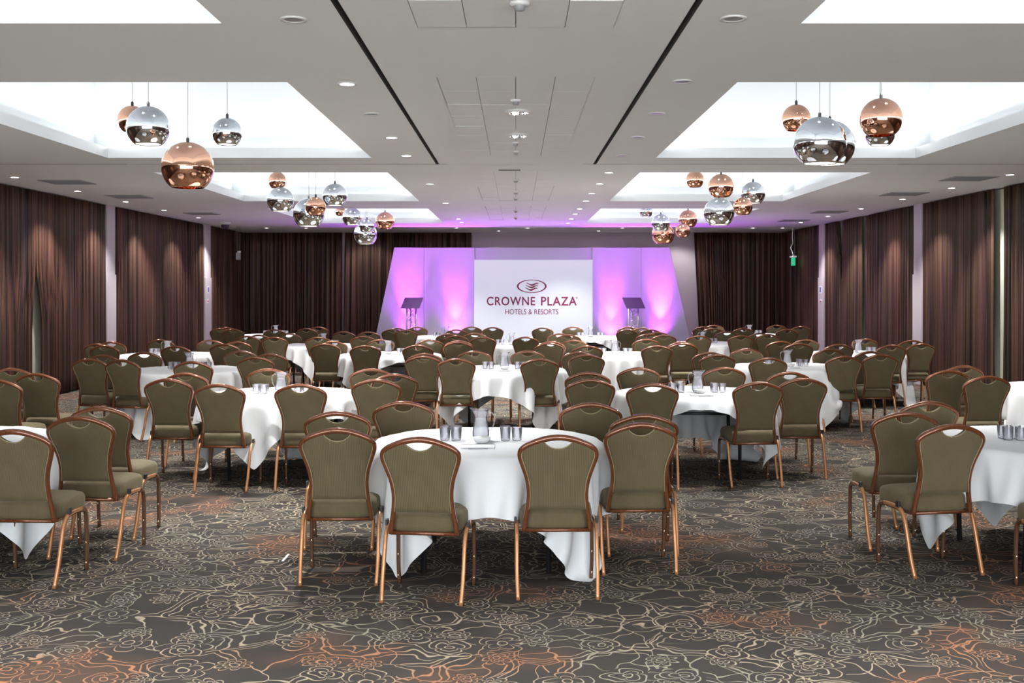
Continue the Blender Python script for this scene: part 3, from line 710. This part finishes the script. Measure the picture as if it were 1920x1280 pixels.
# ================================================================== CHAIRS
def chair_half(z):
    tab = [(.37, .187), (.42, .181), (.50, .167), (.58, .161), (.65, .166), (.71, .182), (.76, .199), (.80, .2115), (.820, .2125), (.838, .207), (.854, .193), (.866, .173), (.878, .148), (.892, .112), (.902, .076), (.909, .04), (.913, 0)]
    for (a, x), (b, y) in zip(tab, tab[1:]):
        if z <= b: return x + (y - x) * max(0, (z - a) / (b - a))
    return 0
def lean(z): # y of the back plane
    u = (z - .37) / .55
    return -.165 - .055 * u - .075 * u * u
FR = [(.37, .187), (.44, .178), (.52, .165), (.60, .161), (.68, .173), (.75, .196), (.80, .2115), (.832, .210), (.854, .193), (.871, .165), (.892, .112), (.907, .058), (.913, 0)]
def chair_proto(detail):
    r = empty('banquet_chair')
    # back frame
    half = [(x, lean(z), z) for z, x in FR]; path = half + [(-x, y, z) for (x, y, z) in half[-2::-1]]
    bm = bmesh.new(); sweep(bm, catmull(path, 4 if detail else 2), lambda f: (.0130 + .0040 * math.sin(math.pi * f) ** 6, .017), (0, 1, 0), 10 if detail else 6); mesh_obj('back_frame', bm, M['rail'], r)
    # upholstered back panel with the hand hold cut under the top rail
    zb, zt = .496, .898; nu, nv = (20, 22) if detail else (12, 12); G = [[], []]
    bm = bmesh.new()
    def full(x):
        for k in range(60):
            z = .90 - k * .006
            if chair_half(z) >= abs(x): return z
        return .5
    def P(u, v):
        z = zb + (zt - zb) * (1 - (1 - v) ** 1.6)
        x = u * max(.0, chair_half(z) - .006)
        ax = abs(x)
        if ax < .082:
            zn = .850 + .042 * (ax / .082) ** 2.2; zf = full(x)
            z = zb + (z - zb) * min(1, (zn - zb) / (zf - zb))
        return x, z
    for side, sg in ((0, -1), (1, 1)):
        for j in range(nv + 1):
            row = []
            for i in range(nu + 1):
                u = -1 + 2 * i / nu; v = j / nv; x, z = P(u, v); e = (1 - abs(u) ** 5) * (1 - (abs(2 * v - 1)) ** 7)
                y = lean(z) + (-.010 - .010 * e if sg < 0 else .008 + .026 * e)
                row.append(bm.verts.new((x, y, z)))
            G[side].append(row)
    A, B = G
    for j in range(nv):
        for i in range(nu):
            bm.faces.new((A[j][i], A[j][i + 1], A[j + 1][i + 1], A[j + 1][i])); bm.faces.new((B[j][i + 1], B[j][i], B[j + 1][i], B[j + 1][i + 1]))
    for i in range(nu):
        bm.faces.new((A[0][i + 1], A[0][i], B[0][i], B[0][i + 1])); bm.faces.new((A[nv][i], A[nv][i + 1], B[nv][i + 1], B[nv][i]))
    for j in range(nv):
        bm.faces.new((A[j][0], A[j + 1][0], B[j + 1][0], B[j][0])); bm.faces.new((A[j + 1][nu], A[j][nu], B[j][nu], B[j + 1][nu]))
    bmesh.ops.recalc_face_normals(bm, faces=bm.faces); mesh_obj('backrest', bm, M['olive'], r)
    # piping round the panel's rear edge and along the hand hold
    if detail:
        top = [P(-1 + 2 * i / nu, 1) for i in range(nu + 1)]; left = [P(-1, j / nv) for j in range(nv + 1)]
        loop = [(x * .985, z) for x, z in left] + top[2:-2] + [(-x * .985, z) for x, z in left[::-1]]
        pts = []
        for x, z in loop:
            p = Vector((x, lean(z) - .013, z))
            if not pts or (p - pts[-1]).length > .009: pts.append(p)
        bm = bmesh.new(); sweep(bm, pts, (.003, .003), (0, 1, 0), 5); mesh_obj('piping', bm, M['piping'], r)
    # seat
    bm = bmesh.new(); n = 36 if detail else 20; R_ = []
    def ring(sx, z, off=0):
        row = []
        for k in range(n):
            a = 2 * math.pi * k / n; c, s = math.cos(a), math.sin(a)
            x = math.copysign(abs(c) ** .38, c) * .212 * sx; y = math.copysign(abs(s) ** .38, s) * .205 * sx + .045
            row.append(bm.verts.new((x * (1 + .05 * (y - .045) / .2), y, z + off * (1 - 0))))
        R_.append(row)
    for sx, z in ((.94, .378), (.99, .388), (1.0, .41), (1.0, .445), (.985, .463), (.94, .476), (.80, .488), (.5, .497), (.15, .499)): ring(sx, z)
    for a, b in zip(R_, R_[1:]):
        for k in range(n): bm.faces.new((a[k], a[(k + 1) % n], b[(k + 1) % n], b[k]))
    bm.faces.new(R_[0][::-1]); bm.faces.new(R_[-1]); mesh_obj('seat', bm, M['olive_seat'], r)
    # dark seat base and cross rail under the back
    bm = bmesh.new(); box(bm, -.197, .197, -.15, .235, .362, .382, .006); mesh_obj('seat_base', bm, M['leg_dark'], r, False)
    bm = bmesh.new(); tube(bm, (-.187, -.165, .374), (.187, -.165, .374), .011, 8); mesh_obj('cross_rail', bm, M['rail'], r)
    # legs: rear ones arch out of the side of the seat and rake backwards
    ns = 5 if detail else 3; nn = 8 if detail else 6
    for sx in (-1, 1):
        x = .226 * sx
        p = catmull([(x, .12, .392), (x, .0, .397), (x, -.075, .388), (x, -.125, .345), (x, -.155, .27), (x, -.198, .13), (x * .98, -.245, 0)], ns)
        bm = bmesh.new(); sweep(bm, p, lambda f: (.0135, .0115), (1, 0, 0), nn, power=.55); mesh_obj('leg', bm, M['leg'], r)
        p = catmull([(x, .10, .385), (x, .150, .378), (x, .176, .34), (x, .184, .25), (x, .188, .12), (x * .98, .192, 0)], ns)
        bm = bmesh.new(); sweep(bm, p, lambda f: (.0135, .0115), (1, 0, 0), nn, power=.55); lg = mesh_obj('leg', bm, M['leg_dark'], r)
        if detail:
            for z in (.045, .17):
                bm = bmesh.new(); bmesh.ops.create_uvsphere(bm, u_segments=8, v_segments=6, radius=.007, matrix=Matrix.Translation((x, .176, z)) @ Matrix.Diagonal((.8, .6, 1.3, 1))); mesh_obj('stud', bm, M['brass'], lg)
            bm = bmesh.new(); box(bm, min(x, x + .014 * sx), max(x, x + .014 * sx), -.085, -.05, .395, .43, .003); mesh_obj('link_bracket', bm, M['black'], r, False)
    return r

TABLES = {'1L': (-3.78, 7.14), '1C': (-.18, 7.09), '1R': (3.47, 7.15), '2LL': (-5.9, 10.4), '2L': (-2.17, 10.25), '2R': (1.68, 10.35), '2RR': (5.6, 10.9),
  '3L': (-3.99, 13.25), '3C': (-.14, 13.35), '3R': (3.46, 13.85), '4LL': (-5.15, 16.25), '4L': (-1.87, 16.35), '4R': (1.49, 16.35), '4RR': (5.2, 16.6),
  '5L': (-3.38, 18.95), '5C': (-.09, 19.05), '5R': (3.4, 19.55), '6LL': (-5.1, 23.0), '6L': (-1.4, 22.15), '6R': (1.51, 22.05), '6RR': (4.95, 23.2)}
ROW = {'1': 'front', '2': 'second', '3': 'third', '4': 'fourth', '5': 'fifth', '6': 'rearmost'}
POS = {'L': 'left', 'C': 'middle', 'R': 'right', 'LL': 'outer left', 'RR': 'outer right'}
def tname(k):
    p = POS[k[1:]]
    if k[0] in '246' and k[1:] in ('L', 'R'): p = 'inner ' + p
    return '%s table of the %s row' % (p, ROW[k[0]])
SEAT = {'nl': 'near left seat', 'nr': 'near right seat', 'lf': 'front left-side seat', 'lr': 'rear left-side seat', 'rf': 'front right-side seat', 'rr': 'rear right-side seat', 'fl': 'far left seat', 'fr': 'far right seat'}
# per table: place at the table, x, y, turn in degrees
CHAIRS = {
'1C':[('nl',-0.49,6.24,-7),('nr',0.23,6.33,1),('lf',-1.04,6.62,1),('rf',0.74,6.86,3),('lr',-1.18,7.48,1),('rr',0.82,7.31,1),('fl',-0.81,8.12,1),('fr',0.54,8.01,-2),],
'1L':[('nr',-2.88,6.57,-2),('rf',-2.75,7.22,-4),('rr',-2.83,7.77,-4),],
'1R':[('nl',2.56,6.81,10),('lf',2.56,7.45,0),('lr',2.95,8.12,3),('nr',3.16,6.22,3),],
'2L':[('nl',-2.50,9.54,-3),('nr',-1.82,9.54,-1),('lf',-3.10,10.07,-3),('lr',-3.13,10.74,-6),('fl',-2.50,11.30,1),('rf',-1.25,10.02,1),('rr',-1.15,10.61,1),('fr',-1.46,11.29,1),],
'2R':[('nl',1.17,9.59,-1),('nr',2.08,9.74,4),('rf',2.58,10.13,2),('rr',2.63,10.87,4),('lf',0.66,10.02,1),('lr',0.70,10.81,-1),('fl',1.26,11.43,-1),('fr',2.13,11.47,1),],
'2LL':[('nr',-4.58,9.96,-3),('rf',-4.54,10.68,-4),('rr',-5.08,11.36,-5),],
'2RR':[('nl',4.34,10.37,3),('lf',4.24,11.07,6),('lr',4.67,11.73,4),],
'3C':[('nl',-0.69,12.86,1),('nr',0.27,12.82,1),('lf',-1.11,13.33,1),('lr',-1.15,13.86,3),('rf',0.87,13.64,-1),('rr',0.80,14.19,0),('fl',-0.53,14.39,-1),('fr',0.16,14.43,-1),],
'3R':[('nl',2.95,13.03,-1),('nr',3.92,13.34,1),('rf',4.45,13.64,2),('rr',4.53,14.30,4),('lf',2.46,13.63,1),('lr',2.44,14.09,2),('fl',3.09,14.89,-1),('fr',4.13,14.76,5),],
'3L':[('nl',-4.39,12.65,-14),('nr',-3.56,12.39,-4),('lf',-4.86,12.84,-8),('lr',-4.97,13.53,-7),('rf',-3.06,13.15,-1),('rr',-3.03,13.78,-1),('fr',-3.56,14.43,-1),('fl',-4.69,14.13,-3),],
'4L':[('nl',-2.13,15.72,1),('nr',-1.39,15.84,-1),('lf',-2.78,16.21,1),('lr',-2.79,16.97,0),('rf',-0.87,16.73,0),('rr',-0.88,17.18,-1),('fl',-2.13,17.51,-1),('fr',-1.34,17.45,-1),],
'4R':[('nl',1.00,15.65,1),('nr',1.99,15.67,-1),('lf',0.49,16.44,1),('lr',0.53,16.90,1),('rf',2.45,16.34,1),('rr',2.50,16.80,2),('fl',0.91,17.35,0),('fr',2.07,17.63,0),],
'4LL':[('nl',-5.80,15.77,-7),('nr',-4.74,15.58,-5),('lf',-6.07,16.23,-7),('lr',-6.08,16.80,-5),('fl',-5.58,17.51,-3),('rf',-4.21,16.13,-3),('rr',-4.22,16.85,-1),('fr',-4.77,17.37,-1),],
'4RR':[('nl',4.65,16.08,4),('nr',5.34,15.86,3),('rf',5.89,16.23,6),('rr',6.13,17.28,6),('fr',5.55,17.72,5),('lf',4.14,16.31,2),('lr',4.03,16.94,1),('fl',4.57,17.54,2),],
'5C':[('nl',-0.54,18.38,-1),('nr',0.17,18.45,-1),('lf',-1.02,18.96,-1),('lr',-1.20,19.62,1),('fl',-0.74,19.97,1),('rf',0.92,19.29,-1),('rr',0.79,19.75,-1),],
'5R':[('nl',3.11,18.90,1),('nr',3.85,18.98,0),('lf',2.56,19.18,0),('lr',2.62,20.36,-1),('rf',4.44,19.51,0),('rr',4.38,19.96,3),('fl',2.35,19.63,0),('fr',3.96,20.80,0),],
'5L':[('nl',-3.99,18.38,-1),('nr',-3.27,18.38,1),('lf',-4.52,18.78,-4),('lr',-4.44,19.24,-3),('fl',-4.07,19.85,1),('fr',-3.21,20.68,-1),('rf',-2.57,18.67,1),('rr',-2.74,20.55,1),],
'6L':[('nl',-2.12,21.39,0),('lf',-2.43,21.85,1),('lr',-2.40,22.42,-1),('nr',-1.16,21.59,0),('rf',-0.47,22.86,-1),('rr',-0.93,23.16,1),('fl',-2.05,23.07,-1),],
'6R':[('lf',0.55,22.58,0),('lr',1.19,23.10,1),('nr',2.18,21.65,1),('rr',2.33,23.02,1),('fr',2.56,22.48,0),('rf',2.64,21.71,0),],
'6RR':[('lr',3.92,23.17,1),('lf',3.96,22.25,0),('fl',4.34,24.15,-1),('nl',4.61,22.42,0),('nr',5.36,21.85,-1),('rf',6.02,23.42,3),('fr',5.69,24.14,1),],
'6LL':[('nl',-5.57,21.85,-2),('lf',-5.94,22.32,-3),('lr',-5.93,22.77,-3),('nr',-4.73,21.71,0),('rf',-4.18,22.13,-1),('rr',-4.10,23.02,-1),]}
protos = {True: chair_proto(True), False: chair_proto(False)}; fresh = {True, False}
for k, lst in CHAIRS.items():
    near = k[0] in '123'
    for (seat, x, y, yaw) in lst:
        if near in fresh: o = protos[near]; fresh.discard(near)
        else: o = copy_tree(protos[near])
        o.location = (x, y, 0); o.rotation_euler = (0, 0, R(yaw))
        tag(o, 'olive banquet chair, %s, %s' % (SEAT[seat], tname(k)), 'chair', 'banquet chairs at the ' + tname(k))

# ================================================================== TABLES
TR, TZ = .76, .742
def table_proto():
    r = empty('round_table')
    bm = bmesh.new(); lathe(bm, [(TR - .03, TZ - .034), (TR - .02, TZ - .03), (TR - .02, TZ - .014), (TR - .03, TZ - .008)], 64, cap0=True, cap1=True); mesh_obj('table_top', bm, M['table_edge'], r, False)
    for sy in (-1, 1):
        for sx in (-1, 1):
            bm = bmesh.new(); tube(bm, (sx * .38, sy * .42, .0), (sx * .38, sy * .46, .70), .0165, 10); mesh_obj('leg', bm, M['black'], r)
        bm = bmesh.new(); tube(bm, (-.38, sy * .45, .60), (.38, sy * .45, .60), .013, 8); mesh_obj('crossbar', bm, M['black'], r)
    for sx in (-1, 1):
        bm = bmesh.new(); box(bm, sx * .38 - .014, sx * .38 + .014, -.60, .60, .665, .704); mesh_obj('side_rail', bm, M['black'], r, False)
    for sy in (-1, 1):
        bm = bmesh.new(); box(bm, -.42, .42, sy * .60 - .012, sy * .60 + .012, .655, .704); mesh_obj('end_rail', bm, M['black'], r, False)
    return r

def drape(shifts, N=49, S=2.11, steps=190, iters=9):
    """hang square cloths over the round top: a small cloth solver, all variants at once"""
    V = len(shifts); g = np.linspace(-S / 2, S / 2, N); gx, gy = np.meshgrid(g, g)
    P = np.zeros((V, N, N, 3)); rng = np.random.RandomState(3)
    for v, (dx, dy, rot) in enumerate(shifts):
        c, s = math.cos(R(rot)), math.sin(R(rot)); P[v, :, :, 0] = c * gx - s * gy + dx; P[v, :, :, 1] = s * gx + c * gy + dy
    P[..., 2] = TZ + .012 + rng.randn(V, N, N) * .003; Q = P.copy(); h = g[1] - g[0]
    def con(a, b, L, k, PP):
        A, B = PP[a], PP[b]; d = B - A; l = np.sqrt((d * d).sum(-1, keepdims=True)) + 1e-9
        c = d * ((l - L) / l * .5 * k); PP[a] = A + c; PP[b] = B - c
    F = slice(None); cons = []
    for st in (0, 1):
        e0 = slice(st, N - 1, 2); e1 = slice(st + 1, N, 2); n_ = min(len(range(*e0.indices(N))), len(range(*e1.indices(N))))
        e0 = slice(st, st + 2 * n_, 2); e1 = slice(st + 1, st + 1 + 2 * n_, 2)
        cons += [((F, F, e0), (F, F, e1), h, 1.0), ((F, e0, F), (F, e1, F), h, 1.0)]
        cons += [((F, e0, slice(0, N - 1)), (F, e1, slice(1, N)), h * 1.4142, .35), ((F, e0, slice(1, N)), (F, e1, slice(0, N - 1)), h * 1.4142, .35)]
    for st in (0, 1, 2, 3):
        a = slice(st, N - 2, 4); n_ = len(range(st, N - 2, 4)); a = slice(st, st + 4 * n_, 4); b = slice(st + 2, st + 2 + 4 * n_, 4)
        if st + 2 + 4 * (n_ - 1) < N: cons += [((F, F, a), (F, F, b), 2 * h, .10), ((F, a, F), (F, b, F), 2 * h, .10)]
    dt2 = (1 / 60.) ** 2 * 9.8 * .55
    for it in range(steps):
        vel = (P - Q) * (.965 if it < steps - 50 else .90); Q = P.copy(); P = P + vel; P[..., 2] -= dt2
        for k in range(iters):
            for (a, b, L, s) in cons: con(a, b, L, s, P)
            r = np.sqrt(P[..., 0] ** 2 + P[..., 1] ** 2); top = (r < TR + .002) & (P[..., 2] < TZ + .004)
            # points that sank: over the top surface, or pushed off the rim
            shallow = top & ((P[..., 2] > TZ - .05) | (r < TR - .06))
            rim = top & ~shallow & (P[..., 2] > TZ - .16)
            P[..., 2] = np.where(shallow, TZ + .004, P[..., 2])
            f = np.where(rim, (TR + .004) / np.maximum(r, 1e-6), 1.0); P[..., 0] *= f; P[..., 1] *= f
            P[..., 2] = np.maximum(P[..., 2], .006)
        on = (np.sqrt(P[..., 0] ** 2 + P[..., 1] ** 2) < TR) & (P[..., 2] < TZ + .006)
        Q[..., :2] = np.where(on[..., None], P[..., :2], Q[..., :2])
    return P

VAR = [(.06, -.02, 1), (.03, .20, -4), (-.05, .0, 24), (.04, -.03, 46), (.0, .16, 38), (.02, .04, -8)]
PP = drape(VAR); cloth_me = []
for v in range(len(VAR)):
    N = PP.shape[1]; bm = bmesh.new(); vv = [bm.verts.new(p) for p in PP[v].reshape(-1, 3)]
    for i in range(N - 1):
        for j in range(N - 1): bm.faces.new((vv[i * N + j], vv[i * N + j + 1], vv[(i + 1) * N + j + 1], vv[(i + 1) * N + j]))
    o = mesh_obj('tablecloth', bm, M['cloth']); md = o.modifiers.new('s', 'SUBSURF'); md.levels = 1; md.render_levels = 1
    bpy.context.view_layer.update(); me = bpy.data.meshes.new_from_object(o.evaluated_get(bpy.context.evaluated_depsgraph_get()))
    for p in me.polygons: p.use_smooth = True
    me.name = 'tablecloth'; bpy.data.objects.remove(o); cloth_me.append(me)
WHICH = {'1L': (2, 0), '1C': (0, 0), '1R': (3, 0), '2LL': (0, 90), '2L': (4, 0), '2R': (1, 0), '2RR': (3, 20), '3L': (2, 90), '3C': (5, 0), '3R': (3, 8), '4LL': (0, 180), '4L': (1, 24), '4R': (2, 30), '4RR': (0, 0),
         '5L': (4, 10), '5C': (2, 120), '5R': (0, 90), '6LL': (2, 0), '6L': (0, 0), '6R': (1, 0), '6RR': (2, 90)}

def jug_proto():
    r = empty('water_jug')
    out = [(.036, 0), (.044, .004), (.052, .025), (.0545, .05), (.050, .085), (.043, .125), (.040, .148), (.041, .162), (.046, .185), (.051, .200)]
    inn = [(q - .003, z) for q, z in out[::-1][:-2]] + [(.040, .012), (.002, .012)]
    bm = bmesh.new(); rg = lathe(bm, out + inn, 28, cap0=True, cap1=True)
    for v in bm.verts:      # pouring lip
        if v.co.z > .16 and v.co.x > 0:
            f = (v.co.z - .16) / .04 * max(0, v.co.x / .05) ** 3; v.co.x += .022 * f; v.co.z += .010 * f
    mesh_obj('body', bm, M['glass'], r)
    bm = bmesh.new(); sweep(bm, catmull([(-.044, 0, .178), (-.070, 0, .180), (-.088, 0, .155), (-.086, 0, .11), (-.070, 0, .075), (-.051, 0, .062)], 5), (.0045, .007), (0, 1, 0), 8); mesh_obj('handle', bm, M['glass'], r)
    bm = bmesh.new(); lathe(bm, [(.038, .013), (.0485, .027), (.051, .05), (.0465, .085), (.0395, .125), (.0365, .142)], 24, cap0=True, cap1=True); mesh_obj('water', bm, M['water'], r)
    return r
def tumbler_proto():
    r = empty('tumbler')
    bm = bmesh.new(); out = [(.026, 0), (.029, .004), (.035, .085)]; lathe(bm, out + [(.033, .085), (.0265, .010), (.001, .009)], 20, cap0=True, cap1=True); mesh_obj('glass_body', bm, M['glass'], r)
    return r
def bowl_proto():
    r = empty('mint_bowl')
    bm = bmesh.new(); lathe(bm, [(.028, 0), (.045, .012), (.060, .038), (.057, .038), (.043, .016), (.002, .008)], 24, cap0=True, cap1=True); mesh_obj('bowl', bm, M['paper'], r)
    rnd = random.Random(2)
    for k in range(9):
        a = k * 2.4; q = .028 * math.sqrt(k / 9.); bm = bmesh.new()
        bmesh.ops.create_icosphere(bm, subdivisions=1, radius=.011, matrix=Matrix.Translation((q * math.cos(a), q * math.sin(a), .026)) @ Matrix.Diagonal((1, 1, .7, 1))); mesh_obj('mint', bm, M['mint'], r)
    return r
def pad_proto():
    r = empty('notepad')
    boxobj('page_stack', (-.105, .105, -.07, .07, 0, .006), M['paper'], r); boxobj('cover', (-.107, .107, .058, .072, -.0005, .0075), M['ink'], r)
    return r
def pen_proto():
    r = empty('pen')
    bm = bmesh.new(); tube(bm, (-.065, 0, .005), (.055, 0, .005), .0042, 8); mesh_obj('barrel', bm, M['ink'], r)
    bm = bmesh.new(); tube(bm, (.055, 0, .005), (.07, 0, .005), .0018, 6); mesh_obj('nib', bm, M['chrome'], r)
    return r
PR = {'table': table_proto(), 'jug': jug_proto(), 'tumbler': tumbler_proto(), 'bowl': bowl_proto(), 'pad': pad_proto(), 'pen': pen_proto()}; first = set(PR)
def place(kind, x, y, z, rz, label, cat, group=None):
    if kind in first: o = PR[kind]; first.discard(kind)
    else: o = copy_tree(PR[kind])
    o.location = (x, y, z); o.rotation_euler = (0, 0, R(rz)); return tag(o, label, cat, group)
rnd = random.Random(8)
ONTOP = TZ + .0065
for k, (tx, ty) in TABLES.items():
    nm = tname(k)
    place('table', tx, ty, 0, rnd.uniform(-6, 6), 'round folding banquet table on black steel legs, ' + nm, 'table', 'round banquet tables')
    v, rot = WHICH[k]; o = bpy.data.objects.new('tablecloth', cloth_me[v]); link(o); o.location = (tx, ty, 0); o.rotation_euler = (0, 0, R(rot))
    tag(o, 'square white cloth draped over the ' + nm, 'tablecloth', 'white tablecloths')
    a = rnd.uniform(-.3, .3); J = (tx - .0 + rnd.uniform(-.05, .05), ty + rnd.uniform(-.02, .06))
    place('jug', J[0], J[1], ONTOP, rnd.choice([0, 0, 8, 180, -10]), 'clear glass water jug on the ' + nm, 'jug', 'water jugs')
    place('bowl', J[0] + .01, J[1] - .13, ONTOP, 0, 'small white bowl of mints on the ' + nm, 'bowl', 'mint bowls')
    for side, nG in ((-1, 4), (1, 3)):
        for q in range(nG):
            gx = J[0] + side * .16 + (q % 2) * .074 * side; gy = J[1] - .02 + (q // 2) * .076 + (q % 2) * .02
            place('tumbler', gx, gy, ONTOP, 0, 'clear tumbler %s of the jug, %s %s one, %s' % ('left' if side < 0 else 'right', 'rear' if q // 2 else 'front', 'outer' if q % 2 else 'inner', nm), 'glass', 'tumblers %s of the jug, %s' % ('left' if side < 0 else 'right', nm))
    if k[0] in '1234':
        place('pad', J[0] - .01, J[1] - .30, ONTOP, rnd.uniform(-8, 8), 'white notepad lying in front of the bowl, ' + nm, 'notepad', 'notepads')
        place('pen', J[0] + .0, J[1] - .405, ONTOP, rnd.uniform(0, 25), 'slim grey pen lying in front of the notepad, ' + nm, 'pen', 'pens')

boxobj('paper_scrap', (-1.49, -1.475, 6.95, 7.13, .001, .003), M['paper'])
tag(bpy.data.objects['paper_scrap'], 'thin pale paper scrap lying on the carpet between the left and middle tables', 'paper scrap')
